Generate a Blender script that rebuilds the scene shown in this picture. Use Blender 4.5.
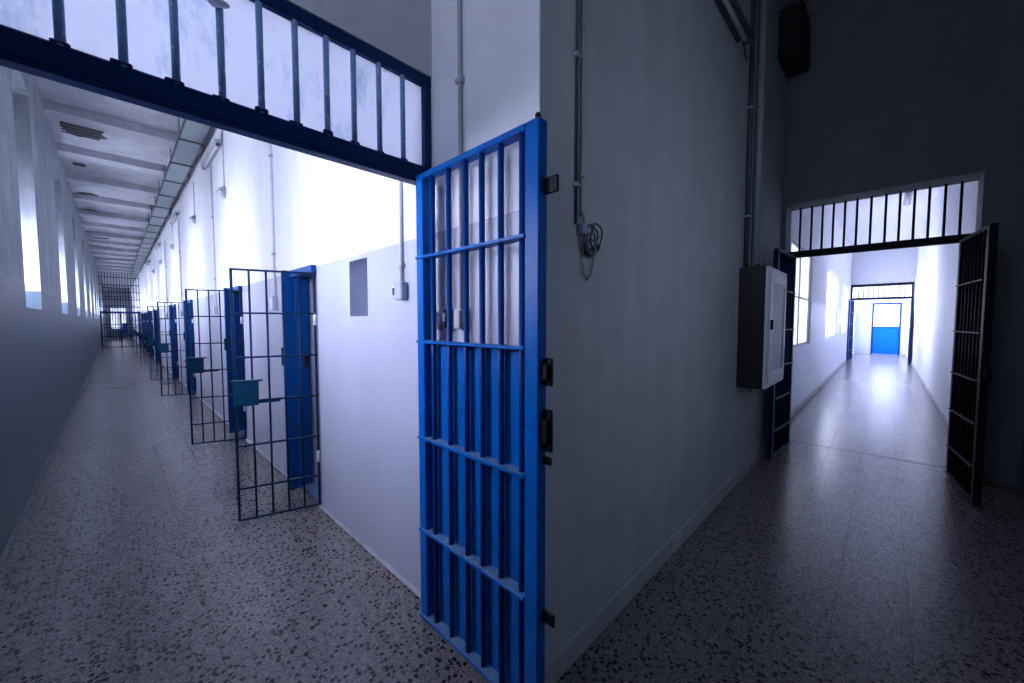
import bpy, math, random
from math import radians as rad, sin, cos, pi, atan2, sqrt
from mathutils import Vector, Matrix

for o in list(bpy.data.objects):
    bpy.data.objects.remove(o)
random.seed(7)
S = bpy.context.scene
COL = S.collection

# ---------------------------------------------------------------- camera, world, lights, exposure
EYE = 1.6
cam_d = bpy.data.cameras.new('camera')
cam_d.sensor_width = 36.0
cam_d.lens = 36.0 * 385.0 / 1024.0
cam_d.clip_start = 0.02
cam = bpy.data.objects.new('camera', cam_d)
cam.location = (0, 0, EYE)
cam.rotation_euler = (rad(90 - 2.97), 0, rad(44.1 - 90))
COL.objects.link(cam)
S.camera = cam

W = bpy.data.worlds.new('sky')
S.world = W
W.use_nodes = True
W.node_tree.nodes['Background'].inputs[0].default_value = (0.74, 0.82, 1.0, 1)
W.node_tree.nodes['Background'].inputs[1].default_value = 3.0

S.view_settings.view_transform = 'Standard'
S.view_settings.look = 'None'
S.view_settings.gamma = 1.0
S.view_settings.use_curve_mapping = False
S.view_settings.exposure = 0.0
S.cycles.use_denoising = True
S.cycles.max_bounces = 10
S.cycles.diffuse_bounces = 6

PANE_LEFT = 46.0      # daylit frosted glass, long cell corridor
PANE_JUNCTION = 6.5   # glass of the unseen window beside the camera, strength tuned
PANE_RIGHT = 8.0      # daylit glass, right-hand corridor
PANE_BEHIND = 2.6     # window in the wall behind the camera
PANE_FAR = 24.0       # windows of the bright end room
DAY = (0.70, 0.74, 1.0)
DAY_NEAR = (0.60, 0.73, 1.0)

# ---------------------------------------------------------------- plan of the place (metres)
XL, XR = -0.58, 1.195         # long corridor: outer and cell wall faces
YR = 1.005                    # right-hand corridor: cell-block wall face
YS = -0.98                    # right-hand corridor, near stretch: outer wall face
XP = 6.0                      # face of the wall with the right-hand portal
YP = 1.765                    # plane of the left portal
YRF, YSF = 1.08, -0.75        # right-hand corridor beyond its portal
X2 = 21.2                     # second portal
XE = 26.0                     # end wall
CL, CN, CR = 4.70, 5.30, 4.55 # ceilings: long corridor, near corner, right-hand corridor
YG = 34.0                     # barred partition far down the long corridor
YE = 52.0

# ---------------------------------------------------------------- materials
MATS = {}
def nodes(name):
    m = bpy.data.materials.new(name)
    m.use_nodes = True
    t = m.node_tree
    b = t.nodes['Principled BSDF']
    MATS[name] = m
    return m, t, b
def N(t, kind, **kw):
    n = t.nodes.new(kind)
    for k, v in kw.items():
        if k.startswith('i_'):
            key = k[2:]
            n.inputs[int(key) if key.isdigit() else key].default_value = v
        else:
            setattr(n, k, v)
    return n
def ramp(t, fac, stops, interp='LINEAR'):
    r = t.nodes.new('ShaderNodeValToRGB')
    r.color_ramp.interpolation = interp
    e = r.color_ramp.elements
    while len(e) < len(stops):
        e.new(0.5)
    for el, (p, c) in zip(e, stops):
        el.position = p
        el.color = c if len(c) == 4 else (*c, 1)
    t.links.new(fac, r.inputs[0])
    return r.outputs[0]
def mix(t, fac, a, b, mode='MIX'):
    n = t.nodes.new('ShaderNodeMix')
    n.data_type = 'RGBA'
    n.blend_type = mode
    for sock, v in ((n.inputs[0], fac), (n.inputs[6], a), (n.inputs[7], b)):
        if hasattr(v, 'links'):
            t.links.new(v, sock)
        else:
            sock.default_value = v if isinstance(v, (int, float)) else ((*v, 1) if len(v) == 3 else v)
    return n.outputs[2]
def math_n(t, op, a, b=0.0):
    n = t.nodes.new('ShaderNodeMath')
    n.operation = op
    for s, v in ((n.inputs[0], a), (n.inputs[1], b)):
        if hasattr(v, 'links'):
            t.links.new(v, s)
        else:
            s.default_value = v
    return n.outputs[0]
def pos(t):
    g = t.nodes.new('ShaderNodeNewGeometry')
    return g.outputs['Position']
def noise(t, vec, scale, detail=4, rough=0.6):
    n = N(t, 'ShaderNodeTexNoise')
    n.inputs['Scale'].default_value = scale
    n.inputs['Detail'].default_value = detail
    n.inputs['Roughness'].default_value = rough
    if vec is not None:
        t.links.new(vec, n.inputs['Vector'])
    return n.outputs['Fac']
def scaled(t, vec, s):
    m = t.nodes.new('ShaderNodeVectorMath')
    m.operation = 'MULTIPLY'
    m.inputs[1].default_value = s
    t.links.new(vec, m.inputs[0])
    return m.outputs[0]
def bump(t, b, h, strength, dist=0.01):
    n = t.nodes.new('ShaderNodeBump')
    n.inputs['Strength'].default_value = strength
    n.inputs['Distance'].default_value = dist
    t.links.new(h, n.inputs['Height'])
    t.links.new(n.outputs[0], b.inputs['Normal'])

def plaster(name, upper, dado=None, dado_z=2.09, rough=0.7, dirt=0.25, spec=0.5):
    m, t, b = nodes(name)
    p = pos(t)
    streak = noise(t, scaled(t, p, (3.0, 3.0, 0.35)), 1.6, 5, 0.65)
    blot = noise(t, p, 3.2, 6, 0.7)
    k = ramp(t, math_n(t, 'MULTIPLY', streak, blot), [(0.10, (0, 0, 0)), (0.36, (1, 1, 1))])
    dark = tuple(c * (1 - dirt) for c in upper)
    col = mix(t, k, dark, upper)
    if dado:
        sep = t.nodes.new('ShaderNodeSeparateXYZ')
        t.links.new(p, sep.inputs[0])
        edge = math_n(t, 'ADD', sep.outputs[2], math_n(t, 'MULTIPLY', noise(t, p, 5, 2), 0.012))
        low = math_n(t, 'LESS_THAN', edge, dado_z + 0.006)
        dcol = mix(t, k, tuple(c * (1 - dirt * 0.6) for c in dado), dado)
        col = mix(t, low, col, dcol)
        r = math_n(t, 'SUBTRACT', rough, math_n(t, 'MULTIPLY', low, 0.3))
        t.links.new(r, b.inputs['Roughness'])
    else:
        b.inputs['Roughness'].default_value = rough
    t.links.new(col, b.inputs['Base Color'])
    b.inputs['Specular IOR Level'].default_value = spec
    fine = noise(t, p, 60, 3)
    bump(t, b, math_n(t, 'ADD', math_n(t, 'MULTIPLY', blot, 1.5), math_n(t, 'MULTIPLY', fine, 0.25)), 0.35, 0.008)
    return m

def paint(name, base, spec=0.12, dust=(0.30, 0.36, 0.45), rough=0.35, chip=(0.45, 0.5, 0.55), chips=0.70, metal=0.0, dusty=0.55):
    m, t, b = nodes(name)
    p = pos(t)
    n1 = noise(t, p, 9, 4)
    col = mix(t, ramp(t, n1, [(0.35, (0, 0, 0)), (0.7, (1, 1, 1))]), tuple(c * 0.78 for c in base), base)
    n2 = noise(t, p, 38, 5, 0.7)
    col = mix(t, ramp(t, n2, [(chips, (0, 0, 0)), (chips + 0.03, (1, 1, 1))]), col, chip)
    g = t.nodes.new('ShaderNodeNewGeometry')
    sep = t.nodes.new('ShaderNodeSeparateXYZ')
    t.links.new(g.outputs['True Normal'], sep.inputs[0])
    up = math_n(t, 'MULTIPLY', math_n(t, 'GREATER_THAN', sep.outputs[2], 0.8), dusty)
    col = mix(t, math_n(t, 'MULTIPLY', up, ramp(t, noise(t, p, 30, 4), [(0.3, (0.4,) * 3), (0.6, (1, 1, 1))])), col, dust)
    t.links.new(col, b.inputs['Base Color'])
    b.inputs['Roughness'].default_value = rough
    b.inputs['Metallic'].default_value = metal
    b.inputs['Specular IOR Level'].default_value = spec
    bump(t, b, n2, 0.12, 0.002)
    return m

def plain(name, base, rough=0.5, metal=0.0, var=0.2, scale=14):
    m, t, b = nodes(name)
    n1 = noise(t, pos(t), scale, 4)
    t.links.new(mix(t, n1, tuple(c * (1 - var) for c in base), tuple(min(1, c * (1 + var)) for c in base)), b.inputs['Base Color'])
    b.inputs['Roughness'].default_value = rough
    b.inputs['Metallic'].default_value = metal
    return m

def terrazzo(name, ground, rough=0.3, darkness=1.0):
    m, t, b = nodes(name)
    p = pos(t)
    flat = scaled(t, p, (1, 1, 0.2))
    wob = t.nodes.new('ShaderNodeVectorMath'); wob.operation = 'ADD'
    nn = N(t, 'ShaderNodeTexNoise'); nn.inputs['Scale'].default_value = 70
    t.links.new(flat, nn.inputs['Vector'])
    t.links.new(flat, wob.inputs[0])
    t.links.new(scaled(t, nn.outputs['Color'], (0.012, 0.012, 0)), wob.inputs[1])
    def vor(scale):
        v = N(t, 'ShaderNodeTexVoronoi'); v.inputs['Scale'].default_value = scale
        t.links.new(wob.outputs[0], v.inputs['Vector'])
        s = t.nodes.new('ShaderNodeSeparateColor')
        t.links.new(v.outputs['Color'], s.inputs[0])
        return v.outputs['Distance'], s.outputs[0], s.outputs[1]
    d1, a1, c1 = vor(40)
    d2, a2, c2 = vor(95)
    big = math_n(t, 'MULTIPLY', math_n(t, 'LESS_THAN', d1, 0.40), math_n(t, 'GREATER_THAN', a1, 0.48))
    small = math_n(t, 'MULTIPLY', math_n(t, 'LESS_THAN', d2, 0.45), math_n(t, 'GREATER_THAN', a2, 0.55))
    light = math_n(t, 'MULTIPLY', math_n(t, 'LESS_THAN', d2, 0.5), math_n(t, 'LESS_THAN', a2, 0.25))
    tone = ramp(t, noise(t, p, 1.1, 5), [(0.3, (0.92,) * 3), (0.7, (1.06,) * 3)])
    col = mix(t, light, ground, tuple(min(1, c * 1.45) for c in ground))
    col = mix(t, small, col, tuple(c * 0.45 for c in ground))
    col = mix(t, big, col, tuple(c * 0.12 * darkness for c in ground))
    col = mix(t, 1.0, col, tone, 'MULTIPLY')
    t.links.new(col, b.inputs['Base Color'])
    scuff = noise(t, p, 5, 6, 0.7)
    r = math_n(t, 'ADD', rough - 0.01, math_n(t, 'MULTIPLY', scuff, 0.02))
    t.links.new(r, b.inputs['Roughness'])
    return m

def glow(name, colour, strength, smear=0.25):
    m, t, b = nodes(name)
    p = pos(t)
    k = ramp(t, noise(t, p, 4, 5), [(0.3, (1 - smear,) * 3), (0.6, (1, 1, 1))])
    b.inputs['Base Color'].default_value = (0.6, 0.65, 0.7, 1)
    b.inputs['Roughness'].default_value = 0.25
    t.links.new(mix(t, 1.0, colour, k, 'MULTIPLY'), b.inputs['Emission Color'])
    b.inputs['Emission Strength'].default_value = strength
    return m

def frosted(name):
    m, t, b = nodes(name)
    p = pos(t)
    dirt = ramp(t, noise(t, scaled(t, p, (1, 1, 0.4)), 7, 7, 0.75), [(0.26, (0.45, 0.55, 0.68)), (0.46, (0.84, 0.86, 0.92))])
    sm = ramp(t, noise(t, scaled(t, p, (1, 1, 0.5)), 11, 4, 0.6), [(0.70, (0, 0, 0)), (0.73, (1, 1, 1))])
    dirt = mix(t, sm, dirt, (0.02, 0.13, 0.25))
    tr = t.nodes.new('ShaderNodeBsdfTranslucent')
    t.links.new(dirt, tr.inputs[0])
    t.links.new(dirt, b.inputs['Base Color'])
    b.inputs['Roughness'].default_value = 0.5
    ms = t.nodes.new('ShaderNodeMixShader')
    ms.inputs[0].default_value = 0.7
    out = t.nodes['Material Output']
    t.links.new(b.outputs[0], ms.inputs[1])
    t.links.new(tr.outputs[0], ms.inputs[2])
    t.links.new(ms.outputs[0], out.inputs['Surface'])
    bump(t, b, noise(t, p, 25, 5), 0.3, 0.004)
    return m

def clear_glass(name):
    m, t, b = nodes(name)
    tr = t.nodes.new('ShaderNodeBsdfTransparent')
    tr.inputs[0].default_value = (0.86, 0.9, 0.95, 1)
    gl = t.nodes.new('ShaderNodeBsdfGlossy')
    gl.inputs['Roughness'].default_value = 0.05
    lw = t.nodes.new('ShaderNodeFresnel'); lw.inputs[0].default_value = 1.5
    ms = t.nodes.new('ShaderNodeMixShader')
    t.links.new(lw.outputs[0], ms.inputs[0])
    t.links.new(tr.outputs[0], ms.inputs[1])
    t.links.new(gl.outputs[0], ms.inputs[2])
    t.links.new(ms.outputs[0], t.nodes['Material Output'].inputs['Surface'])
    return m

WHITE = (0.80, 0.81, 0.86)
DADO = (0.42, 0.44, 0.55)
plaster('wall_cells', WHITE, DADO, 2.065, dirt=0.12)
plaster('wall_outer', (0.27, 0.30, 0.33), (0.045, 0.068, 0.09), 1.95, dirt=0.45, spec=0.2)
plaster('wall_right_plain', (0.72, 0.74, 0.80), None, dirt=0.06)
plaster('wall_block', (0.56, 0.59, 0.62), None, dirt=0.2)
plaster('dark_skirting', (0.16, 0.19, 0.22), None, dirt=0.3)
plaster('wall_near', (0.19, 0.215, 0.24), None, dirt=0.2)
plaster('wall_corner', (0.66, 0.67, 0.72), None, dirt=0.15)
plaster('wall_right_corridor', WHITE, (0.56, 0.60, 0.70), 2.0, dirt=0.08)
plaster('ceiling_plaster', (0.50, 0.51, 0.55), None, dirt=0.3)
plaster('skirting_plaster', (0.54, 0.57, 0.60), None, dirt=0.3)
plaster('pale_base', (0.47, 0.48, 0.54), None, dirt=0.3)
terrazzo('terrazzo', (0.215, 0.195, 0.20), 0.25)
plain('grout', (0.07, 0.07, 0.08), 0.8)
plain('threshold_stone', (0.30, 0.30, 0.33), 0.5, var=0.35, scale=30)
paint('blue_paint', (0.002, 0.135, 0.52), dust=(0.20, 0.31, 0.38), dusty=0.8)
paint('bar_blue', (0.003, 0.055, 0.26), dust=(0.22, 0.32, 0.42))
paint('navy_paint', (0.003, 0.024, 0.11), chip=(0.10, 0.14, 0.2), rough=0.4)
paint('cell_bar_paint', (0.005, 0.022, 0.06), chip=(0.12, 0.15, 0.2), rough=0.4, dusty=0.25)
paint('lock_paint', (0.004, 0.038, 0.085), chip=(0.1, 0.14, 0.2), rough=0.4, dusty=0.35)
paint('jamb_paint', (0.004, 0.065, 0.27), chip=(0.4, 0.48, 0.55), chips=0.68)
paint('dark_steel', (0.012, 0.014, 0.02), chip=(0.05, 0.05, 0.06), rough=0.5, dusty=0.15)
paint('worn_bar', (0.22, 0.38, 0.62), chip=(0.5, 0.56, 0.66), chips=0.60, rough=0.5)
paint('bright_door', (0.004, 0.16, 0.72), chip=(0.4, 0.5, 0.6), chips=0.72)
plain('white_paint', (0.78, 0.82, 0.88), 0.4, var=0.08)
plain('pale_steel', (0.55, 0.63, 0.78), 0.45, var=0.12)
plain('conduit', (0.40, 0.42, 0.46), 0.45, var=0.2)
plain('pale_conduit', (0.70, 0.71, 0.76), 0.5, var=0.15)
plain('dark_conduit', (0.07, 0.075, 0.085), 0.5, var=0.3)
plain('galvanised', (0.20, 0.25, 0.26), 0.45, 0.3, var=0.25)
plain('box_grey', (0.36, 0.42, 0.52), 0.5, var=0.15)
plain('black_plastic', (0.008, 0.009, 0.011), 0.45)
plain('rust', (0.06, 0.045, 0.045), 0.8, var=0.5, scale=30)
plain('bare_concrete', (0.08, 0.08, 0.085), 0.9, var=0.5, scale=20)
plain('wire', (0.20, 0.21, 0.23), 0.5, var=0.3)
plain('facade', (0.55, 0.56, 0.62), 0.8)
plain('tube_off', (0.55, 0.57, 0.62), 0.3, var=0.05)
frosted('milky_sheet')
clear_glass('clear_glass')
glow('pane_left', DAY, PANE_LEFT)
glow('pane_junction', (0.66, 0.73, 1.0), PANE_JUNCTION)
plain('blind_pane', (0.30, 0.33, 0.36), 0.6, var=0.4, scale=6)
glow('pane_far', DAY, PANE_FAR, 0.1)
glow('pane_dim', DAY, 1.6, 0.5)
glow('pane_behind', DAY_NEAR, PANE_BEHIND)
glow('pane_right', DAY, PANE_RIGHT, 0.1)
glow('pane_end', DAY, 5.0, 0.05)

# ---------------------------------------------------------------- mesh helpers
class MB:
    def __init__(self):
        self.v, self.f, self.s = [], [], []
    def quad(self, pts, smooth=False):
        b = len(self.v)
        self.v += [tuple(p) for p in pts]
        self.f.append(tuple(range(b, b + len(pts))))
        self.s.append(smooth)
    def box(self, x0, x1, y0, y1, z0, z1, c=0.0):
        """box, with edges chamfered by c when given"""
        if x0 > x1: x0, x1 = x1, x0
        if y0 > y1: y0, y1 = y1, y0
        if z0 > z1: z0, z1 = z1, z0
        c = min(c, 0.45 * min(x1 - x0, y1 - y0, z1 - z0))
        b = len(self.v)
        if c <= 0:
            self.v += [(x, y, z) for x in (x0, x1) for y in (y0, y1) for z in (z0, z1)]
            F = [(0, 1, 3, 2), (4, 6, 7, 5), (0, 4, 5, 1), (2, 3, 7, 6), (0, 2, 6, 4), (1, 5, 7, 3)]
            self.f += [tuple(b + i for i in q) for q in F]
            self.s += [False] * 6
            return self
        # three vertices at each corner
        idx = {}
        X, Y, Z = (x0, x1), (y0, y1), (z0, z1)
        for i in (0, 1):
            for j in (0, 1):
                for k in (0, 1):
                    sx, sy, sz = (1 - 2 * i) * c, (1 - 2 * j) * c, (1 - 2 * k) * c
                    for a, p in enumerate(((X[i], Y[j] + sy, Z[k] + sz), (X[i] + sx, Y[j], Z[k] + sz), (X[i] + sx, Y[j] + sy, Z[k]))):
                        idx[(i, j, k, a)] = len(self.v)
                        self.v.append(p)
        def add(q, n):
            pts = [Vector(self.v[i]) for i in q]
            nn = (pts[1] - pts[0]).cross(pts[2] - pts[0])
            if nn.dot(Vector(n)) < 0:
                q = q[::-1]
            self.f.append(tuple(q)); self.s.append(False)
        for i in (0, 1):
            add([idx[(i, j, k, 0)] for j, k in ((0, 0), (1, 0), (1, 1), (0, 1))], (2 * i - 1, 0, 0))
            add([idx[(j, i, k, 1)] for j, k in ((0, 0), (1, 0), (1, 1), (0, 1))], (0, 2 * i - 1, 0))
            add([idx[(j, k, i, 2)] for j, k in ((0, 0), (1, 0), (1, 1), (0, 1))], (0, 0, 2 * i - 1))
            for j in (0, 1):
                add([idx[(i, j, 0, 0)], idx[(i, j, 0, 1)], idx[(i, j, 1, 1)], idx[(i, j, 1, 0)]], (2 * i - 1, 2 * j - 1, 0))
                add([idx[(i, 0, j, 0)], idx[(i, 0, j, 2)], idx[(i, 1, j, 2)], idx[(i, 1, j, 0)]], (2 * i - 1, 0, 2 * j - 1))
                add([idx[(0, i, j, 1)], idx[(0, i, j, 2)], idx[(1, i, j, 2)], idx[(1, i, j, 1)]], (0, 2 * i - 1, 2 * j - 1))
                for k in (0, 1):
                    add([idx[(i, j, k, 0)], idx[(i, j, k, 1)], idx[(i, j, k, 2)]], (2 * i - 1, 2 * j - 1, 2 * k - 1))
        return self
    def cyl(self, p0, p1, r, n=10, r1=None, caps=True):
        p0, p1 = Vector(p0), Vector(p1)
        r1 = r if r1 is None else r1
        d = (p1 - p0).normalized()
        a = d.orthogonal().normalized()
        bb = d.cross(a)
        b = len(self.v)
        for p, rr in ((p0, r), (p1, r1)):
            for i in range(n):
                t = 2 * pi * i / n
                self.v.append(tuple(p + (a * cos(t) + bb * sin(t)) * rr))
        for i in range(n):
            j = (i + 1) % n
            self.f.append((b + i, b + j, b + n + j, b + n + i)); self.s.append(True)
        if caps:
            self.f.append(tuple(b + i for i in reversed(range(n)))); self.s.append(False)
            self.f.append(tuple(b + n + i for i in range(n))); self.s.append(False)
        return self
    def tube(self, pts, r, n=8):
        pts = [Vector(p) for p in pts]
        b = len(self.v)
        m = len(pts)
        prev = None
        for k, p in enumerate(pts):
            d = (pts[min(k + 1, m - 1)] - pts[max(k - 1, 0)]).normalized()
            a = d.orthogonal().normalized() if prev is None else (prev - d * prev.dot(d)).normalized()
            prev = a
            bb = d.cross(a)
            for i in range(n):
                t = 2 * pi * i / n
                self.v.append(tuple(p + (a * cos(t) + bb * sin(t)) * (r[k] if isinstance(r, (list, tuple)) else r)))
        for k in range(m - 1):
            for i in range(n):
                j = (i + 1) % n
                self.f.append((b + k * n + i, b + k * n + j, b + (k + 1) * n + j, b + (k + 1) * n + i)); self.s.append(True)
        self.f.append(tuple(b + i for i in reversed(range(n)))); self.s.append(False)
        self.f.append(tuple(b + (m - 1) * n + i for i in range(n))); self.s.append(False)
        return self
    def ball(self, c, r, n=8):
        c = Vector(c)
        b = len(self.v)
        for i in range(1, n):
            for j in range(2 * n):
                th, ph = pi * i / n, pi * j / n
                self.v.append(tuple(c + Vector((sin(th) * cos(ph), sin(th) * sin(ph), cos(th))) * r))
        top = len(self.v); self.v.append(tuple(c + Vector((0, 0, r))))
        bot = len(self.v); self.v.append(tuple(c - Vector((0, 0, r))))
        w = 2 * n
        for i in range(n - 2):
            for j in range(w):
                k = (j + 1) % w
                self.f.append((b + i * w + j, b + (i + 1) * w + j, b + (i + 1) * w + k, b + i * w + k)); self.s.append(True)
        for j in range(w):
            k = (j + 1) % w
            self.f.append((top, b + j, b + k)); self.s.append(True)
            self.f.append((bot, b + (n - 2) * w + k, b + (n - 2) * w + j)); self.s.append(True)
        return self
    def mesh(self, name, mat):
        me = bpy.data.meshes.new(name)
        me.from_pydata(self.v, [], self.f)
        me.polygons.foreach_set('use_smooth', self.s)
        me.materials.append(MATS[mat])
        me.update()
        return me
    def build(self, name, mat, parent=None, loc=None):
        o = bpy.data.objects.new(name, self.mesh(name, mat))
        COL.objects.link(o)
        if parent is not None:
            o.parent = parent
        if loc is not None:
            o.location = loc
        return o
def B(*a, **k):
    return MB().box(*a, **k)
def CY(*a, **k):
    return MB().cyl(*a, **k)

def thing(name, label, cat, loc=(0, 0, 0), rz=0.0, group=None):
    o = bpy.data.objects.new(name, None)
    o.empty_display_size = 0.1
    COL.objects.link(o)
    o.location = loc
    o.rotation_euler = (0, 0, rz)
    return tag(o, label, cat, group)
def tag(o, label, cat, group=None):
    o['label'] = label
    o['category'] = cat
    if group:
        o['group'] = group
    return o
def struct(o, label=None, cat=None):
    o['kind'] = 'structure'
    if label: o['label'] = label
    if cat: o['category'] = cat
    return o
def child(o, parent):
    o.parent = parent
    return o
def share(name, me, parent, loc=(0, 0, 0), rz=0.0):
    o = bpy.data.objects.new(name, me)
    COL.objects.link(o)
    o.parent = parent
    o.location = loc
    o.rotation_euler = (0, 0, rz)
    return o

def grid_wall(us, zs, solid, to3, w0, w1):
    """slab cut into cells along u and z; only outer faces are made. to3(u, w, z) -> point"""
    m = MB()
    nu, nz = len(us) - 1, len(zs) - 1
    ok = [[solid((us[i] + us[i + 1]) / 2, (zs[k] + zs[k + 1]) / 2) for k in range(nz)] for i in range(nu)]
    g = lambda i, k: 0 <= i < nu and 0 <= k < nz and ok[i][k]
    for i in range(nu):
        for k in range(nz):
            if not ok[i][k]:
                continue
            a, b, c, d = us[i], us[i + 1], zs[k], zs[k + 1]
            m.quad([to3(a, w0, c), to3(b, w0, c), to3(b, w0, d), to3(a, w0, d)])
            m.quad([to3(b, w1, c), to3(a, w1, c), to3(a, w1, d), to3(b, w1, d)])
            if not g(i - 1, k): m.quad([to3(a, w1, c), to3(a, w0, c), to3(a, w0, d), to3(a, w1, d)])
            if not g(i + 1, k): m.quad([to3(b, w0, c), to3(b, w1, c), to3(b, w1, d), to3(b, w0, d)])
            if not g(i, k - 1): m.quad([to3(a, w1, c), to3(b, w1, c), to3(b, w0, c), to3(a, w0, c)])
            if not g(i, k + 1): m.quad([to3(a, w0, d), to3(b, w0, d), to3(b, w1, d), to3(a, w1, d)])
    return m
def wall_x(name, mat, x0, x1, y0, y1, z0, z1, holes=()):
    us = sorted({y0, y1, *[h[0] for h in holes], *[h[1] for h in holes]})
    zs = sorted({z0, z1, *[h[2] for h in holes], *[h[3] for h in holes]})
    solid = lambda u, z: not any(h[0] < u < h[1] and h[2] < z < h[3] for h in holes)
    return struct(grid_wall(us, zs, solid, lambda u, w, z: (w, u, z), x0, x1).build(name, mat))
def wall_y(name, mat, y0, y1, x0, x1, z0, z1, holes=()):
    us = sorted({x0, x1, *[h[0] for h in holes], *[h[1] for h in holes]})
    zs = sorted({z0, z1, *[h[2] for h in holes], *[h[3] for h in holes]})
    solid = lambda u, z: not any(h[0] < u < h[1] and h[2] < z < h[3] for h in holes)
    return struct(grid_wall(us, zs, solid, lambda u, w, z: (u, w, z), y0, y1).build(name, mat))

# ---------------------------------------------------------------- floor: base slab and terrazzo tiles
floor = struct(B(XL - 0.6, XE + 0.4, YS - 0.3, YE + 0.3, -0.12, -0.012).build('floor', 'grout'))
P = 0.30
tile_me = MB()
h = P / 2 - 0.0015
tv = tile_me
def ring(e, z): return [(-e, -e, z), (e, -e, z), (e, e, z), (-e, e, z)]
r0, r2 = ring(h, -0.012), ring(h, 0.0)
for lo, hi in ((r0, r2),):
    for i in range(4):
        j = (i + 1) % 4
        tv.quad([lo[i], lo[j], hi[j], hi[i]])
tv.quad(r2)
tile_data = tile_me.mesh('tile', 'terrazzo')
cells = []
ix0, ix1 = math.floor((XL - 0.1) / P), math.ceil((XE + 0.2) / P)
jy0, jy1 = math.floor((YS - 0.15) / P), math.ceil((YE) / P)
fx, fy = cos(rad(44.1)), sin(rad(44.1))
for i in range(ix0, ix1):
    for j in range(jy0, jy1):
        cx, cy = (i + 0.5) * P, j * P
        in_left = XL - 0.2 < cx < XR + 0.2 and YS - 0.2 < cy < YE
        in_right = YS - 0.2 < cy < YRF + 0.2 and XL - 0.2 < cx < XE
        if in_left or in_right:
            D = cx * fx + cy * fy
            lat = cx * fy - cy * fx
            vis = D > 0.9 and abs(lat / D) < 1.38
            cells.append(((0 if vis else 1), cx * cx + cy * cy, cx, cy))
cells.sort()
for q in cells[:300]:
    share('tile', tile_data, floor, (q[2], q[3], 0))
rest = MB()
for q in cells[300:]:
    b0 = len(rest.v)
    for v in tv.v: rest.v.append((v[0] + q[2], v[1] + q[3], v[2]))
    for f in tv.f: rest.f.append(tuple(i + b0 for i in f))
    rest.s += [False] * len(tv.f)
fr = rest.build('tile_field', 'terrazzo', floor)
fr['kind'] = 'stuff'

# ---------------------------------------------------------------- walls and ceilings
WIN_FAR = [3.35 + 3.72 * k for k in range(13)]            # far jamb of each window of the long corridor
WW, WZ0, WZ1 = 1.15, 1.735, 4.15
holes = [(y - WW, y, WZ0, WZ1) for y in WIN_FAR if y < YE - 0.5]
JUN = (0.15, 1.25, 3.0, 4.3)                              # window beside the camera
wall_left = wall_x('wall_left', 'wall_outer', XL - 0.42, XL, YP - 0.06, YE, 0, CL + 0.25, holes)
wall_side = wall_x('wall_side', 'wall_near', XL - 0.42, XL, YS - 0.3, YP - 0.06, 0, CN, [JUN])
DOORS = [3.44, 6.13, 10.72, 13.95, 20.0, 23.4, 27.0, 30.2]
OW, OH = 0.57, 2.06
NICHE = (2.511, 2.794, 1.637, 2.03)
holes = [(y, y + OW, 0, OH) for y in DOORS] + [NICHE]
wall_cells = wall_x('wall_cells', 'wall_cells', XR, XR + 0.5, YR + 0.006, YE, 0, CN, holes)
B(XR + 0.16, XR + 0.18, NICHE[0] - 0.02, NICHE[1] + 0.02, NICHE[2] - 0.02, NICHE[3] + 0.02).build('niche_back', 'box_grey', wall_cells)
struct(B(XR + 2.4, XR + 2.6, YR + 0.4, YE, 0, CL).build('wall_cells_back', 'wall_cells'))
wall_block = struct(B(XR, XR + 0.5, YR, YR + 0.006, 0, CN).box(XR + 0.5, XP, YR, YR + 0.4, 0, CN).build('wall_block', 'wall_block'))
SUN = (1.9, 3.0, 1.55, 2.75)                             # window in the wall behind the camera
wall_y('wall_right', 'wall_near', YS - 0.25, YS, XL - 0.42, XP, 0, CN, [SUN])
# left portal: wall over the transom
TZ0, TZ1 = 2.405, 2.835
struct(B(XL, XR, YP - 0.03, YP + 0.17, TZ1 + 0.03, CN).build('wall_over_left_portal', 'wall_block'))
# right portal wall, thick, with opening
PO = (-0.645, 0.955)
PH = 3.075
struct(B(XP, XP + 0.36, YS - 0.25, PO[0], 0, PH).build('wall_portal_pier_right', 'wall_near'))
struct(B(XP, XP + 0.36, PO[1], YR + 0.4, 0, PH).build('wall_portal_pier_left', 'wall_near'))
struct(B(XP, XP + 0.36, YS - 0.25, YR + 0.4, PH, CN).build('wall_right_portal', 'wall_near'))
# right-hand corridor beyond
RW = [(7.3, 9.75, 1.16, 2.9), (12.5, 15.7, 1.16, 2.95), (17.4, 20.0, 1.16, 2.95), (22.0, 24.6, 1.0, 3.2)]
wall_rc = wall_y('wall_right_corridor_window_side', 'wall_right_corridor', YRF, YRF + 0.3, XP + 0.36, XE, 0, CR + 0.1, RW)
struct(B(XP + 0.36, XE, YSF - 0.25, YSF, 0, CR + 0.1).build('wall_right_corridor_plain_side', 'wall_right_plain'))
P2 = (-0.72, 1.06)
wall_x('wall_second_portal', 'wall_right_plain', X2, X2 + 0.2, YSF, YRF, 0, CR + 0.1, [(P2[0], P2[1], 0, 3.06)])
D2 = (-0.53, 0.49, 0.0, 2.50)
wall_x('wall_end_right', 'wall_right_corridor', XE, XE + 0.2, YSF - 0.25, YRF + 0.3, 0, CR + 0.1, [D2])
EW = (-0.25, 0.85, 0.9, 2.9)
wall_y('wall_end_left', 'wall_cells', YE, YE + 0.2, XL - 0.42, XR + 0.5, 0, CL, [EW])
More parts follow.
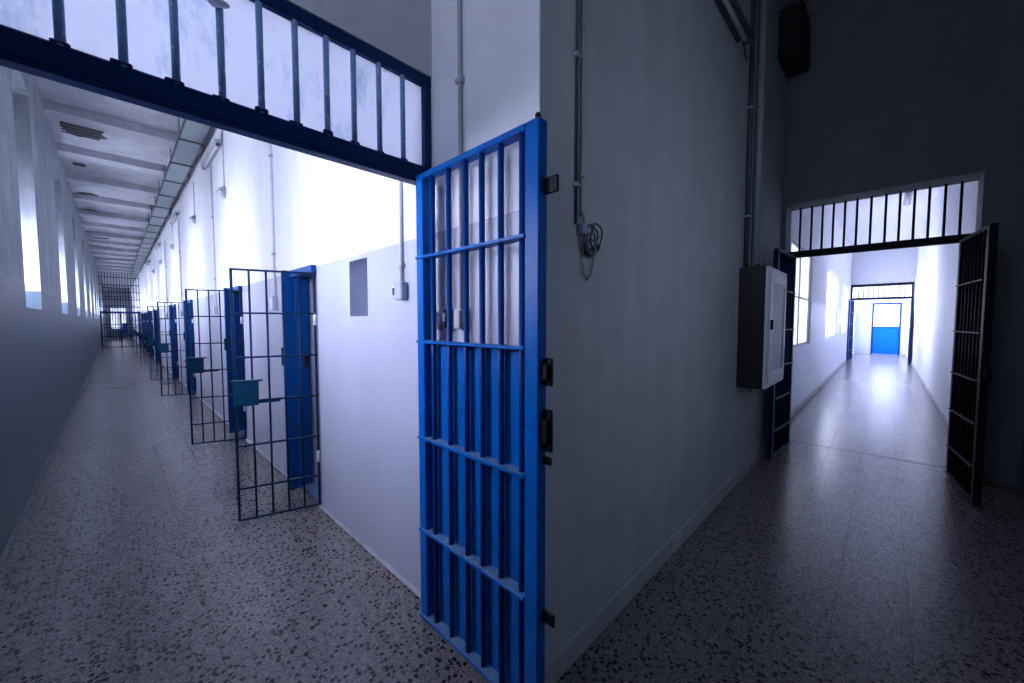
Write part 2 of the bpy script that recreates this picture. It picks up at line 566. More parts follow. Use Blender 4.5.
# ceilings
ceil = struct(B(XL - 0.42, XR + 2.6, YP + 0.17, YE, CL, CL + 0.2).build('ceiling', 'ceiling_plaster'))
k = 0
y = YP + 1.2
while y < YE - 1:
    B(XL - 0.001, XR + 0.001, y, y + 0.34, CL - 0.13, CL + 0.01).build('beam', 'ceiling_plaster', ceil)
    y += 1.86
struct(B(XL - 0.42, XP, YS - 0.25, YP + 0.17, CN, CN + 0.2).build('ceiling_near', 'ceiling_plaster'))
ceil_r = struct(B(XP + 0.36, XE + 0.2, YSF - 0.25, YRF + 0.3, CR, CR + 0.2).build('ceiling_right', 'wall_right_corridor'))

# skirtings
struct(B(XR + 0.012, XP, YR - 0.014, YR, 0, 0.125, c=0.004).build('baseboard_block', 'skirting_plaster'))
struct(B(XL, XL + 0.012, YP, YE, 0, 0.07, c=0.004).build('baseboard_left', 'dark_skirting'))
ys = [YR] + [v for d in DOORS for v in (d, d + OW)] + [YE]
mb = MB()
for a, b in zip(ys[::2], ys[1::2]):
    mb.box(XR - 0.03, XR, a, b, 0, 0.025, c=0.008)
struct(mb.build('baseboard_cells', 'pale_base'))
struct(B(XP + 0.36, X2, YRF - 0.012, YRF, 0, 0.10, c=0.003).build('baseboard_right_window_side', 'skirting_plaster'))
struct(B(XP + 0.36, X2, YSF, YSF + 0.012, 0, 0.10, c=0.003).build('baseboard_right_plain_side', 'skirting_plaster'))

# exposed reinforcement where ceiling plaster has fallen
def scar(x0, x1, y, depth, n):
    r = random.Random(int(y * 100))
    pts = []
    for i in range(14):
        a = 2 * pi * i / 14
        rr = r.uniform(0.7, 1.1)
        pts.append(((x0 + x1) / 2 + cos(a) * (x1 - x0) / 2 * rr, y + sin(a) * depth / 2 * rr))
    pts = [(max(XL + 0.004, px), py) for px, py in pts]
    m = MB()
    m.quad([(px, py, CL - 0.006) for px, py in pts[::-1]])
    for i in range(14):
        j = (i + 1) % 14
        m.quad([(*pts[i], CL - 0.006), (*pts[j], CL - 0.006), (*pts[j], CL + 0.004), (*pts[i], CL + 0.004)])
    sc = m.build('plaster_scar', 'bare_concrete', ceil)
    for q in range(n):
        yy = y + (q - (n - 1) / 2) * depth / (n + 0.5)
        CY((x0 + 0.02, yy, CL - 0.014), (x1 - 0.06 - 0.04 * r.random() - 0.05 * q / n, yy + 0.02, CL - 0.014), 0.008, 6).build('rebar', 'rust', sc)
for a in ((-0.50, 0.05, 9.45, 0.75, 5), (-0.47, -0.25, 11.55, 0.25, 1), (-0.52, -0.12, 14.05, 0.35, 2), (-0.53, -0.15, 16.1, 0.5, 3), (-0.53, 0.05, 20.9, 0.7, 3), (-0.5, -0.2, 24.5, 0.6, 2)):
    scar(*a)

# ---------------------------------------------------------------- windows
nwin = 0
def window_x(y0, y1, z0, z1, xp, mat, mull=1, bars=1, blind=0.0):
    """frosted window in a wall that runs along y, glass at x = xp"""
    global nwin
    nwin += 1
    o = bpy.data.objects.new('window_%d' % nwin, None); COL.objects.link(o); struct(o)
    o.location = (xp, y0, z0)
    w, hh = y1 - y0, z1 - z0
    f = MB()
    f.box(-0.03, 0.03, 0, 0.05, 0, hh); f.box(-0.03, 0.03, w - 0.05, w, 0, hh)
    f.box(-0.03, 0.03, 0.05, w - 0.05, 0, 0.05); f.box(-0.03, 0.03, 0.05, w - 0.05, hh - 0.05, hh)
    f.build('frame', 'box_grey', o)
    for i in range(mull):
        yy = w * (i + 1) / (mull + 1)
        B(-0.025, 0.025, yy - 0.02, yy + 0.02, 0.05, hh - 0.05).build('mullion', 'box_grey', o)
    for i in range(bars):
        zz = hh * (i + 1) / (bars + 1)
        B(-0.022, 0.022, 0.05, w - 0.05, zz - 0.018, zz + 0.018).build('glazing_bar', 'box_grey', o)
    n, k = mull + 1, bars + 1
    for i in range(n):
        for j in range(k):
            a, b = max(0.045, w * i / n), min(w - 0.045, w * (i + 1) / n)
            c, d = max(0.045, hh * j / k), min(hh - 0.045, hh * (j + 1) / k)
            B(-0.004, 0.004, a, b, c, d).build('pane', mat if not blind or d < blind else 'blind_pane', o)
    return o
for y in WIN_FAR:
    if y < YE - 0.5:
        window_x(y - WW, y, WZ0, WZ1, XL - 0.37, 'pane_left', 1, 4, blind=1.1)
window_x(JUN[0], JUN[1], JUN[2], JUN[3], XL - 0.37, 'pane_junction', 1, 1)

def window_y(x0, x1, z0, z1, yp, mat, mull=2, bars=1, fr='conduit'):
    global nwin
    nwin += 1
    o = bpy.data.objects.new('window_%d' % nwin, None); COL.objects.link(o); struct(o)
    o.location = (x0, yp, z0)
    w, hh = x1 - x0, z1 - z0
    f = MB()
    f.box(0, 0.04, -0.03, 0.03, 0, hh); f.box(w - 0.04, w, -0.03, 0.03, 0, hh)
    f.box(0.04, w - 0.04, -0.03, 0.03, 0, 0.04); f.box(0.04, w - 0.04, -0.03, 0.03, hh - 0.04, hh)
    f.build('frame', fr, o)
    for i in range(mull):
        xx = w * (i + 1) / (mull + 1)
        B(xx - 0.018, xx + 0.018, -0.025, 0.025, 0.04, hh - 0.04).build('mullion', fr, o)
    for i in range(bars):
        zz = hh * (i + 1) / (bars + 1)
        B(0.04, w - 0.04, -0.02, 0.02, zz - 0.015, zz + 0.015).build('glazing_bar', fr, o)
    n, k = mull + 1, bars + 1
    for i in range(n):
        for j in range(k):
            a, b = max(0.035, w * i / n), min(w - 0.035, w * (i + 1) / n)
            c, d = max(0.035, hh * j / k), min(hh - 0.035, hh * (j + 1) / k)
            B(a, b, -0.004, 0.004, c, d).build('pane', mat, o)
    return o
window_y(*RW[0], YRF + 0.06, 'pane_dim', 1, 1)
window_y(*RW[1], YRF + 0.06, 'pane_right', 2, 1)
window_y(*RW[2], YRF + 0.06, 'pane_right', 2, 1)
window_y(*RW[3], YRF + 0.10, 'pane_far', 2, 1)

window_y(*EW, YE + 0.1, 'pane_dim', 1, 1)  # window added in the end wall to brighten the far end
window_y(SUN[0], SUN[1], SUN[2], SUN[3], YS - 0.15, 'pane_behind', 1, 1)

# ---------------------------------------------------------------- barred gates
BAR_BASE = {}
def gate(name, label, loc, ang, w, rails, bars, front=-1, mat='blue_paint', barmat='blue_paint', sheet_top=None,
         lugs=(), group=None, r=0.0125, topz=2.385, pin=False, railmat=None):
    t = thing(name, label, 'gate', loc, ang, group)
    zb = rails[-1]
    B(0, 0.06, -0.025, 0.025, 0.012, topz, c=0.004).build('stile', mat, t)
    B(w - 0.07, w, -0.025, 0.025, 0.012, topz, c=0.004).build('stile', mat, t)
    B(0.06, w - 0.07, -0.025, 0.025, topz - 0.028, topz, c=0.003).build('rail', railmat or mat, t)
    for z in rails:
        B(0.002, w - 0.066, -0.034 if front < 0 else -0.022, 0.022 if front < 0 else 0.034, z - 0.007, z + 0.007, c=0.002).build('rail', railmat or mat, t)
    for x in bars:
        CY((x, 0.004 * front, zb), (x, 0.004 * front, topz - 0.02), r, 12).build('bar', barmat, t)
    if sheet_top:
        yy = -0.019 * front
        B(0.055, w - 0.065, yy - 0.0015, yy + 0.0015, zb - 0.005, sheet_top).build('sheet', mat, t)
    for z, hh, out in lugs:
        m = B(w - 0.004, w + out, 0.004, 0.016, z - hh / 2, z + hh / 2, c=0.003)
        if hh > 0.09:
            m.box(w - 0.004, w + out * 0.75, -0.012, 0.03, z - hh * 0.28, z + hh * 0.28, c=0.003)
        else:
            m.cyl((w + out * 0.55, 0.0035, z), (w + out * 0.55, 0.0165, z), 0.007, 8)
        m.build('lug', 'dark_steel', t)
    for z in (0.25, topz - 0.25):
        CY((-0.008, 0, z - 0.06), (-0.008, 0, z + 0.06), 0.013, 10).build('hinge', mat, t)
    if pin:
        m = CY((w - 0.03, 0.005, topz - 0.002), (w - 0.03, 0.005, topz + 0.022), 0.011, 10)
        m.ball((w - 0.03, 0.005, topz + 0.022), 0.012, 5)
        m.build('pin', 'dark_steel', t)
    return t
HX, HY, FX, FY = 1.111, 1.733, 1.108, 0.915
gw = sqrt((FX - HX) ** 2 + (FY - HY) ** 2)
main_bars = [0.119, 0.25, 0.376, 0.484, 0.60, 0.718]
gate('barred_gate', 'large bright blue barred gate with solid lower sheet, folded back against the wall corner',
     (HX, HY, 0), atan2(FY - HY, FX - HX), gw, [1.922, 1.498, 1.0, 0.51, 0.04], main_bars, -1, 'blue_paint', 'bar_blue', 1.498, r=0.0135, topz=2.335,
     lugs=((2.094, 0.06, 0.062), (1.412, 0.105, 0.04), (1.19, 0.16, 0.04), (1.075, 0.03, 0.036), (0.463, 0.05, 0.055)), pin=True)
gate('barred_gate', 'dark blue barred gate half hidden behind the wall cabinet, left of the dark doorway',
     (6.03, 0.86, 0), atan2(0.05, -0.83), 0.84, [1.96, 1.50, 1.08, 0.70, 0.32, 0.04], [0.15 + 0.105 * i for i in range(6)], 1,
     'navy_paint', 'navy_paint', 1.96, topz=2.42)
gate('barred_gate', 'nearly black barred gate standing open right of the dark doorway',
     (5.98, -0.53, 0), atan2(-0.09, -0.84), 0.86, [1.96, 1.50, 1.08, 0.70, 0.32, 0.04], [0.15 + 0.105 * i for i in range(6)], -1,
     'dark_steel', 'dark_steel', None, topz=2.42, lugs=((1.15, 0.16, 0.06),))

# ---------------------------------------------------------------- transom over the left portal
t = thing('transom_grille', 'blue lintel and transom bars with milky sheets over the left doorway', 'transom', (XL, YP, 2.31))
Lw = XR - XL
B(0, Lw, -0.026, 0.03, 0.0, 0.016, c=0.003).build('lintel_flange', 'navy_paint', t)
B(0, Lw, -0.02, 0.03, 0.016, 0.095, c=0.006).build('lintel', 'navy_paint', t)
B(0, Lw, -0.025, 0.03, 0.50, 0.553, c=0.005).build('top_rail', 'navy_paint', t)
B(Lw - 0.045, Lw, -0.022, 0.03, 0.095, 0.50, c=0.004).build('end_post', 'navy_paint', t)
B(0, 0.04, -0.022, 0.03, 0.095, 0.50, c=0.004).build('end_post', 'navy_paint', t)
tb = [x * 0.929 - XL for x in (-0.36, -0.222, -0.085, 0.055, 0.191, 0.327, 0.459, 0.592, 0.722, 0.848, 0.978, 1.112)]
for x in tb:
    CY((x, -0.010, 0.09), (x, -0.010, 0.505), 0.012, 10).build('bar', 'worn_bar', t)
    B(x - 0.022 + random.uniform(-.01, .01), x + 0.02, -0.022, -0.002, 0.09, 0.09 + random.uniform(0.008, 0.022), c=0.004).build('weld_stub', 'navy_paint', t)
ed = [0.03] + tb + [Lw - 0.035]
for a, b in zip(ed[:-1], ed[1:]):
    B(a + 0.003, b - 0.003, 0.004, 0.009, 0.092, 0.503).build('sheet', 'milky_sheet', t)
# jamb post where the gate hangs
tag(B(XR - 0.035, XR, YP - 0.005, YP + 0.05, 0, 2.308, c=0.004).build('gate_post', 'jamb_paint'), 'narrow blue steel post behind the hinges of the large blue gate', 'post')
# lump of loose plaster lying along the transom
m = MB()
pr = random.Random(3)
pts = [(0.20 + 0.022 * i, YP - 0.030 - 0.006 * sin(i), 2.765 - 0.007 * i + 0.008 * sin(i * 1.3)) for i in range(7)]
m.tube(pts, [0.004, 0.014, 0.021, 0.018, 0.022, 0.015, 0.004], 10)
lump = m.build('plaster_lump', 'wall_corner', t)
lump.location = (-XL, -YP, -2.31)
lump['label'] = 'pale lump of loose plaster sticking to the upper bars'

# ---------------------------------------------------------------- cell doorways and their barred leaves
ord_ = ['first', 'second', 'third', 'fourth', 'fifth', 'sixth', 'seventh', 'eighth']
def cell_gate(i, y0, ang, w):
    t = thing('cell_gate', '%s open barred cell gate along the corridor, counted from the large blue gate' % ord_[i], 'gate',
              (XR - 0.02, y0 + 0.005, 0), rad(ang), 'open cell gates')
    zs = [2.0, 1.665, 1.32, 0.975, 0.625, 0.285, 0.035]
    for x in (0.0, w):
        B(x - 0.009, x + 0.009, -0.009, 0.009, 0.027, 2.008, c=0.002).build('stile', 'cell_bar_paint', t)
    for z in zs:
        B(-0.014 if 0 < zs.index(z) < 6 else 0.008, w - 0.008, -0.012, 0.012, z - 0.007, z + 0.007).build('rail', 'cell_bar_paint', t)
    for q in range(1, 5):
        x = w * q / 5
        CY((x, 0, 0.035), (x, 0, 2.0), 0.0078, 8).build('bar', 'cell_bar_paint', t)
    lb = B(w - 0.155, w + 0.01, 0.010, 0.055, 0.945, 1.135, c=0.005).build('lock_box', 'lock_paint', t)
    B(w - 0.185, w + 0.018, 0.012, 0.06, 1.132, 1.146, c=0.003).build('cap_flange', 'lock_paint', lb)
    B(w - 0.30, w - 0.06, 0.010, 0.026, 0.955, 0.985, c=0.003).build('bolt', 'cell_bar_paint', lb)
    CY((w - 0.075, 0.054, 1.03), (w - 0.075, 0.06, 1.03), 0.010, 10).build('keyhole', 'black_plastic', lb)
    for z in (1.03, 1.10):
        B(w + 0.008, w + 0.032, 0.018, 0.032, z - 0.012, z + 0.012).build('latch', 'dark_steel', t)
    for z in (0.45, 1.62):
        CY((0.0, 0, z - 0.05), (0.0, 0, z + 0.05), 0.013, 8).build('hinge', 'pale_steel', t)
    return t
angs = [164, 161, 160, 163, 158, 160, 160, 160]
for i, y0 in enumerate(DOORS):
    cell_gate(i, y0, angs[i], 0.565)
def door_frame(i, y0):
    t = thing('door_frame', 'blue steel door frame of the %s cell along the corridor' % ord_[i], 'door frame', (XR, y0, 0), 0, 'cell door frames')
    # far jamb: deep channel standing proud of the wall
    B(-0.105, 0.0, OW - 0.006, OW + 0.035, 0.0, OH + 0.012, c=0.004).build('jamb', 'jamb_paint', t)
    B(0.0, 0.115, OW - 0.012, OW - 0.002, 0.0, OH - 0.002, c=0.003).build('jamb', 'jamb_paint', t)
    B(0.002, 0.05, 0.001, 0.014, 0.0, OH - 0.002, c=0.003).build('jamb', 'jamb_paint', t)
    B(-0.045, 0.06, 0.0, OW + 0.03, OH - 0.05, OH + 0.012, c=0.004).build('lintel', 'jamb_paint', t)
    B(0.01, 0.3, 0.015, OW - 0.012, 0.0, 0.012).build('threshold', 'jamb_paint', t)
    B(-0.125, -0.10, OW - 0.01, OW + 0.02, 1.19, 1.36, c=0.003).build('strike_plate', 'lock_paint', t)
    B(0.06, 0.10, OW - 0.020, OW - 0.010, 1.16, 1.28, c=0.003).build('lock_hole', 'dark_steel', t)
    return t
for i, y0 in enumerate(DOORS):
    door_frame(i, y0)

# ---------------------------------------------------------------- conduits, boxes and switches
def wall_pipe_x(name, label, y, z0, z1, x=XR, r=0.009, mat='pale_conduit', clips=(), s=-1):
    """vertical pipe on a wall whose face is at x; s = -1 when the room lies towards -x"""
    t = thing(name, label, 'conduit', (x, y, z0))
    CY((s * (r + 0.001), 0, 0), (s * (r + 0.001), 0, z1 - z0), r, 10).build('pipe', mat, t)
    for z in clips:
        B(0, s * (2 * r + 0.006), -r - 0.012, r + 0.012, z - z0 - 0.012, z - z0 + 0.012, c=0.003).build('clip', 'conduit', t)
    return t
wall_pipe_x('conduit', 'thin pale conduit running down to the grey box beside the niche', 2.05, 1.82, CL, clips=(1.93, 2.5, 3.2, 4.0), r=0.010)
t = thing('switch_box', 'grey switch box with small dark socket on the white wall beside the niche', 'switch box', (XR, 2.05, 1.725))
B(-0.045, 0, -0.05, 0.03, 0, 0.105, c=0.006).build('box', 'box_grey', t)
B(-0.02, 0, 0.045, 0.105, 0.02, 0.09, c=0.005).build('socket', 'white_paint', t)
B(-0.024, -0.018, 0.056, 0.09, 0.032, 0.078).build('socket_insert', 'black_plastic', t)
t = wall_pipe_x('conduit', 'pale conduit above the large blue gate on the corner wall', 1.49, 1.66, CN - 0.3, clips=(2.74, 3.6, 1.95), r=0.011, mat='conduit')
t = thing('light_switch', 'dark lever switch on the wall seen through the blue gate bars', 'switch', (XR, 1.582, 1.565))
B(-0.04, 0, -0.03, 0.03, 0, 0.095, c=0.005).build('box', 'black_plastic', t)
B(-0.055, -0.04, -0.008, 0.008, 0.035, 0.075, c=0.003).build('lever', 'conduit', t)
t = thing('light_switch', 'white framed switch plate left of the dark lever switch behind the gate bars', 'switch', (XR, 1.678, 1.56))
B(-0.012, 0, -0.032, 0.032, 0, 0.09, c=0.004).build('plate', 'box_grey', t)
B(-0.018, -0.011, -0.017, 0.017, 0.02, 0.07, c=0.003).build('rocker', 'white_paint', t)
t = thing('switch_box', 'grey junction box under the corner conduit behind the gate bars', 'switch box', (XR, 1.485, 1.56))
B(-0.04, 0, -0.035, 0.035, 0, 0.10, c=0.006).build('box', 'box_grey', t)
B(-0.044, -0.039, -0.028, 0.028, 0.008, 0.092, c=0.003).build('cover', 'conduit', t)
for q, (yy, lab) in enumerate(((4.60, 'between the first and second cell'), (7.95, 'after the second cell'), (12.5, 'between the third and fourth cell'), (16.3, 'after the fourth cell'))):
    wall_pipe_x('conduit', 'pale wall conduit and drop %s' % lab, yy, 1.86, 4.12, clips=(2.3, 3.3), r=0.012)
    t = thing('switch_box', 'grey wall box at the foot of the conduit %s' % lab, 'switch box', (XR, yy, 1.72))
    B(-0.05, 0, -0.05, 0.05, 0, 0.14, c=0.006).build('box', 'box_grey', t)
    B(-0.055, -0.05, -0.04, 0.04, 0.01, 0.13, c=0.003).build('cover', 'pale_conduit', t)

# wires and coil on the dark corner wall
def pipe_y(name, label, x, z0, z1, r, mat, clips=()):
    t = thing(name, label, 'conduit', (x, YR, z0))
    CY((0, -r - 0.001, 0), (0, -r - 0.001, z1 - z0), r, 10).build('pipe', mat, t)
    for z in clips:
        B(-r - 0.012, r + 0.012, -2 * r - 0.006, 0, z - z0 - 0.01, z - z0 + 0.01, c=0.003).build('clip', 'conduit', t)
    return t
pipe_y('conduit', 'dark thin pipe above the cable coil on the grey wall', 1.437, 2.03, CN, 0.0065, 'dark_conduit', (2.2, 2.75, 3.4))
pipe_y('conduit', 'grey thin pipe just right of the dark pipe above the cable coil', 1.474, 2.07, CN, 0.005, 'conduit', (2.25, 2.9))
t = thing('cable_coil', 'tangled coil of thin cable hanging on the grey corner wall', 'cable', (1.522, YR, 1.79))
def loop(cx, cz, rx, rz, y, ph, n=26, turns=1.0):
    return [(cx + rx * cos(ph + 2 * pi * turns * i / n), y - 0.006 * sin(i * 0.7), cz + rz * sin(ph + 2 * pi * turns * i / n)) for i in range(n + 1)]
for q, a in enumerate(((0.025, 0.185, 0.062, 0.068, -0.012, 0.2), (0.0, 0.19, 0.05, 0.06, -0.022, 1.0), (0.045, 0.20, 0.045, 0.062, -0.03, 2.0), (-0.005, 0.165, 0.035, 0.045, -0.036, 0.5), (0.02, 0.15, 0.05, 0.04, -0.018, 4.0))):
    MB().tube(loop(*a), 0.0045, 6).build('loop', 'wire' if q % 2 else 'dark_conduit', t)
MB().tube([(-0.035, -0.014, 0.14), (-0.045, -0.012, 0.09), (-0.03, -0.012, 0.03), (0.0, -0.012, 0.0), (0.03, -0.012, 0.03), (0.05, -0.012, 0.10), (0.05, -0.012, 0.16)], 0.0035, 6).build('loop', 'wire', t)
MB().tube([(-0.045, -0.012, 0.30), (-0.04, -0.02, 0.24), (-0.02, -0.022, 0.20), (0.0, -0.02, 0.17)], 0.005, 6).build('wire_end', 'wire', t)
B(-0.065, -0.025, -0.03, 0, 0.20, 0.245, c=0.004).build('terminal_block', 'box_grey', t)
B(-0.02, 0.02, -0.03, 0, 0.115, 0.15, c=0.004).build('hook', 'dark_conduit', t)

# ---------------------------------------------------------------- electrical cabinet on the corner wall
t = thing('wall_cabinet', 'electrical cabinet with pale framed door and black sides on the grey wall', 'cabinet', (4.11, YR, 0.975))
cw, chh, cd = 0.85, 1.13, 0.24
B(0, cw, -cd + 0.03, 0, 0, chh, c=0.006).build('body', 'black_plastic', t)
dr = B(0.0, cw, -cd, -cd + 0.028, 0.005, chh - 0.005, c=0.005).build('door', 'white_paint', t)
fm = MB()
fm.box(0.05, 0.13, -cd - 0.010, -cd, 0.06, chh - 0.06, c=0.004); fm.box(cw - 0.13, cw - 0.05, -cd - 0.010, -cd, 0.06, chh - 0.06, c=0.004)
fm.box(0.13, cw - 0.13, -cd - 0.010, -cd, 0.06, 0.15, c=0.004); fm.box(0.13, cw - 0.13, -cd - 0.010, -cd, chh - 0.15, chh - 0.06, c=0.004)
fm.build('door_frame', 'white_paint', dr)
B(0.13, cw - 0.13, -cd - 0.003, -cd + 0.001, 0.15, chh - 0.15).build('door_panel', 'pale_steel', dr)
for z in (0.25, 0.6, 0.95):
    B(cw - 0.035, cw - 0.012, -cd - 0.014, -cd, z - 0.03, z + 0.03, c=0.003).build('hinge', 'dark_steel', dr)
B(0.06, 0.085, -cd - 0.03, -cd - 0.009, 0.55, 0.64, c=0.004).build('handle', 'dark_steel', dr)
for q in range(4):
    CY((0.12 + 0.16 * q, -0.12, chh - 0.004), (0.12 + 0.16 * q, -0.12, chh + 0.03), 0.02, 10).build('cable_gland', 'black_plastic', t)
MB().tube([(0.06, -0.1, 0.01), (0.065, -0.11, -0.03), (0.09, -0.12, -0.045)], 0.006, 6).build('cable_stub', 'black_plastic', t)
pipe_y('conduit', 'dark vertical pipe left of the pale pipe over the wall cabinet', 4.24, 2.105, CN, 0.022, 'dark_conduit', (2.6, 3.6))
pipe_y('conduit', 'thick pale pipe rising from the wall cabinet', 4.53, 2.105, CN, 0.035, 'conduit', (3.0, 4.1))
pipe_y('conduit', 'thin grey pipe right of the thick pale pipe over the wall cabinet', 4.64, 2.105, CN, 0.014, 'conduit', (3.0,))
# batten lamp high on the wall and a box in place of a dark beam end by the portal
t = thing('batten_lamp', 'unlit tube lamp fixed high on the grey corner wall', 'lamp', (2.65, YR, 3.98))
B(0, 1.15, -0.11, 0, 0, 0.06, c=0.006).build('body', 'dark_conduit', t)
CY((0.02, -0.075, -0.025), (1.13, -0.075, -0.025), 0.018, 10).build('tube', 'tube_off', t)
for x in (0.0, 1.12):
    B(x, x + 0.03, -0.10, -0.05, -0.045, 0.002, c=0.004).build('tube_holder', 'black_plastic', t)
MB().tube([(1.15, -0.05, 0.03), (1.25, -0.04, 0.0), (1.32, -0.03, -0.03), (1.42, -0.02, -0.02)], 0.008, 6).build('cable', 'dark_conduit', t)
t = thing('beam_end_box', 'dark box in place of a beam end, high beside the right doorway wall', 'box', (5.45, YR, 4.62))
B(0, 0.5, -0.22, 0, 0, 0.55, c=0.01).build('body', 'black_plastic', t)
B(0.02, 0.48, -0.235, -0.218, 0.02, 0.53, c=0.006).build('cover', 'dark_steel', t)

# ---------------------------------------------------------------- cable tray, lamps and fittings in the long corridor
t = thing('cable_tray', 'long galvanised cable tray hung under the ceiling along the cell wall', 'cable tray', (0.80, YP + 0.2, CL - 0.30))
TL = YG - YP - 0.3
for x in (0.0, 0.27):
    B(x - 0.008, x + 0.008, 0, TL, 0, 0.05).build('side_rail', 'dark_conduit', t)
B(0.008, 0.262, 0, TL, 0.0, 0.004).build('tray_floor', 'galvanised', t)
ru = B(-0.02, 0.29, -0.02, 0.02, -0.018, -0.002).mesh('bracket', 'dark_conduit')
hg = B(-0.006, 0.006, -0.006, 0.006, 0.05, 0.30).mesh('hanger', 'dark_conduit')
for q in range(int(TL / 1.25)):
    share('bracket', ru, t, (0, 0.9 + q * 1.25, 0))
    share('hanger', hg, t, (0.0, 0.9 + q * 1.25, 0))
    share('hanger', hg, t, (0.27, 0.9 + q * 1.25, 0))
for x, rr in ((0.06, 0.018), (0.12, 0.014), (0.19, 0.02)):
    CY((x, 0.05, 0.02 + rr * 0.2), (x, TL - 0.05, 0.02 + rr * 0.2), rr, 8).build('cable', 'black_plastic', t)
for q, yy in enumerate((7.0, 12.2, 17.4, 22.6)):
    t = thing('batten_lamp', '%s unlit pale tube lamp high on the cell wall below the cable tray' % ord_[q], 'lamp', (XR, yy, 4.17), 0, 'tube lamps on the cell wall')
    B(-0.10, 0, 0, 1.25, 0, 0.05, c=0.005).build('body', 'conduit', t)
    CY((-0.06, 0.03, -0.022), (-0.06, 1.22, -0.022), 0.016, 10).build('tube', 'tube_off', t)
    for a in (0.0, 1.22):
        B(-0.085, -0.035, a, a + 0.03, -0.042, 0.002, c=0.003).build('tube_holder', 'dark_conduit', t)
wall_fit = [(6.98, 3.48), (9.9, 3.62), (13.9, 3.62), (17.6, 3.6), (21.0, 3.6)]
for q, (yy, zz) in enumerate(wall_fit):
    t = thing('wall_lamp', '%s small round bulkhead lamp on the white cell wall' % ord_[q], 'lamp', (XR, yy, zz), 0, 'round bulkhead lamps')
    CY((0, 0, 0), (-0.03, 0, 0), 0.085, 16).build('base', 'conduit', t)
    CY((-0.03, 0, 0), (-0.085, 0, 0), 0.068, 16, r1=0.045).build('globe', 'tube_off', t)
    MB().tube([(-0.035 - 0.055 * sin(pi * i / 8), 0.08 * cos(pi * i / 8), 0) for i in range(9)], 0.005, 6).build('guard', 'dark_conduit', t)
    CY((-0.008, 0, 0.08), (-0.008, 0, 4.16 - zz + 0.2), 0.007, 8).build('feed', 'conduit', t)

# ---------------------------------------------------------------- barred partition far down the long corridor
t = thing('bar_partition', 'dark barred partition with gate closing the far end of the corridor', 'partition', (XL, YG, 0))
for z in (0.04, 0.7, 1.4, 2.15, 2.5, 2.95, 3.4, 3.85, 4.3):
    B(0.0, Lw, -0.015, 0.015, z - 0.02, z + 0.02).build('rail', 'cell_bar_paint', t)
for q in range(15):
    x = 0.03 + q * (Lw - 0.06) / 14
    CY((x, 0, 0.0), (x, 0, CL - 0.14), 0.012, 6).build('bar', 'cell_bar_paint', t)
B(0, Lw, -0.03, 0.03, 2.10, 2.22).build('cross_beam', 'navy_paint', t)
for x in (0.03, 0.86, Lw - 0.05):
    B(x - 0.03, x + 0.03, -0.03, 0.03, 0, 2.10).build('post', 'navy_paint', t)
B(0.92, 1.15, -0.028, -0.018, 0.9, 1.5).build('plate', 'navy_paint', t)
t = thing('bar_partition', 'second barred partition beyond the far end gate', 'partition', (XL, YG + 11, 0))
for z in (0.04, 1.1, 2.2, 2.9, 3.6, 4.3):
    B(0.0, Lw, -0.015, 0.015, z - 0.02, z + 0.02).build('rail', 'cell_bar_paint', t)
for q in range(15):
    x = 0.03 + q * (Lw - 0.06) / 14
    CY((x, 0, 0.0), (x, 0, CL - 0.14), 0.012, 6).build('bar', 'cell_bar_paint', t)

# ---------------------------------------------------------------- right portal: lintel, transom bars, threshold
t = thing('transom_grille', 'dark lintel with upright transom bars over the right doorway', 'transom', (XP + 0.28, PO[0], 2.435))
Pw = PO[1] - PO[0]
B(-0.03, 0.03, 0, Pw, 0.0, 0.085, c=0.005).build('lintel', 'dark_steel', t)
for yy in (0.845, 0.728, 0.619, 0.513, 0.405, 0.295, 0.17, 0.045, -0.07, -0.185, -0.298, -0.415, -0.529):
    CY((0, yy - PO[0], 0.08), (0, yy - PO[0], PH - 2.435), 0.012, 8).build('bar', 'dark_steel', t)
for yy, ww in ((0.0, 0.05), (Pw - 0.05, 0.05)):
    B(-0.03, 0.03, yy, yy + ww, -2.435, 0.0, c=0.004).build('post', 'navy_paint', t)
B(XP + 0.25, XP + 0.285, PO[0], PO[1], -0.01, 0.001).build('threshold_strip', 'dark_steel', floor)

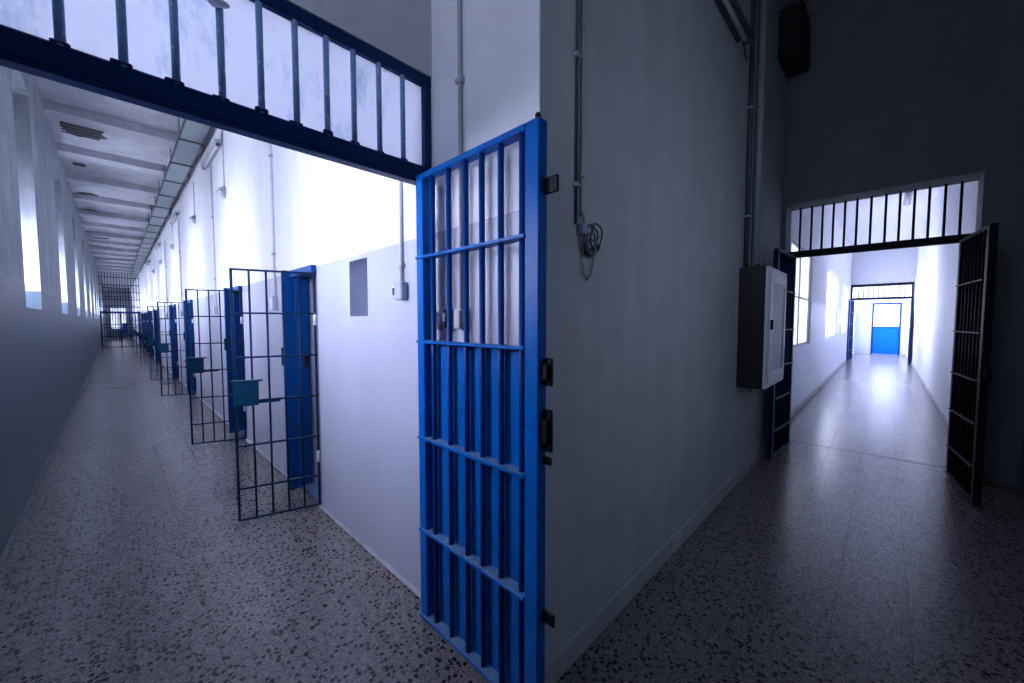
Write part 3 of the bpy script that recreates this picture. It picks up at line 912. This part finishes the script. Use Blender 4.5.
# second portal
t = thing('transom_grille', 'far doorway frame with upright transom bars before the blue end door', 'transom', (X2 - 0.02, P2[0], 0))
Qw = P2[1] - P2[0]
B(-0.03, 0.03, 0, Qw, 2.47, 2.56).build('lintel', 'dark_steel', t)
B(-0.03, 0.03, 0, Qw, 3.0, 3.10).build('top_rail', 'dark_steel', t)
for yy in (0.0, Qw - 0.05):
    B(-0.03, 0.03, yy, yy + 0.05, 0, 3.0).build('post', 'dark_steel', t)
for q in range(12):
    yy = 0.09 + q * (Qw - 0.18) / 11
    CY((0, yy, 2.55), (0, yy, 3.01), 0.011, 6).build('bar', 'dark_steel', t)
gate('barred_gate', 'small distant blue gate folded back left of the far doorway', (X2 - 0.09, 0.96, 0), rad(173), 0.80,
     [1.96, 1.50, 0.96, 0.45, 0.04], [0.14 + 0.13 * i for i in range(5)], 1, 'jamb_paint', 'jamb_paint', 1.96, topz=2.46)
gate('barred_gate', 'small distant dark gate seen edge-on right of the far doorway', (X2 - 0.09, -0.68, 0), rad(180), 0.75,
     [1.96, 1.50, 0.96, 0.45, 0.04], [0.14 + 0.12 * i for i in range(5)], -1, 'navy_paint', 'navy_paint', 1.96, topz=2.46)

# end door, half glazed
d = bpy.data.objects.new('door_1', None); COL.objects.link(d); struct(d, 'bright blue half glazed door at the end of the right corridor', 'door')
d.location = (XE, D2[0], 0)
dw = D2[1] - D2[0]
m = MB()
m.box(-0.03, 0.06, 0, 0.07, 0, 2.5, c=0.004); m.box(-0.03, 0.06, dw - 0.07, dw, 0, 2.5, c=0.004); m.box(-0.03, 0.06, 0.07, dw - 0.07, 2.41, 2.5, c=0.004)
m.build('frame', 'jamb_paint', d)
B(0.0, 0.04, 0.07, dw - 0.07, 0.01, 1.28, c=0.004).build('lower_panel', 'bright_door', d)
B(-0.012, 0.045, 0.07, dw - 0.07, 1.28, 1.36, c=0.004).build('middle_rail', 'jamb_paint', d)
B(0.01, 0.02, 0.07, dw - 0.07, 1.36, 2.41).build('pane', 'pane_end', d)
B(-0.05, 0.0, 0.12, 0.15, 1.08, 1.12, c=0.004).build('handle', 'dark_steel', d)

# hanging strip lamps under the ceiling of the right corridor
for q, (xx, yy, lab) in enumerate(((9.5, 0.45, 'left of centre'), (11.5, -0.25, 'right of centre'))):
    t = thing('ceiling_lamp', 'dark strip lamp hung under the right corridor ceiling, %s' % lab, 'lamp', (xx, yy, CR - 0.30))
    B(0, 1.2, -0.06, 0.06, 0, 0.05, c=0.006).build('body', 'conduit', t)
    CY((0.03, 0, -0.02), (1.17, 0, -0.02), 0.018, 10).build('tube', 'tube_off', t)
    for a in (0.1, 1.1):
        CY((a, 0, 0.05), (a, 0, 0.30), 0.006, 6).build('hanger', 'dark_conduit', t)
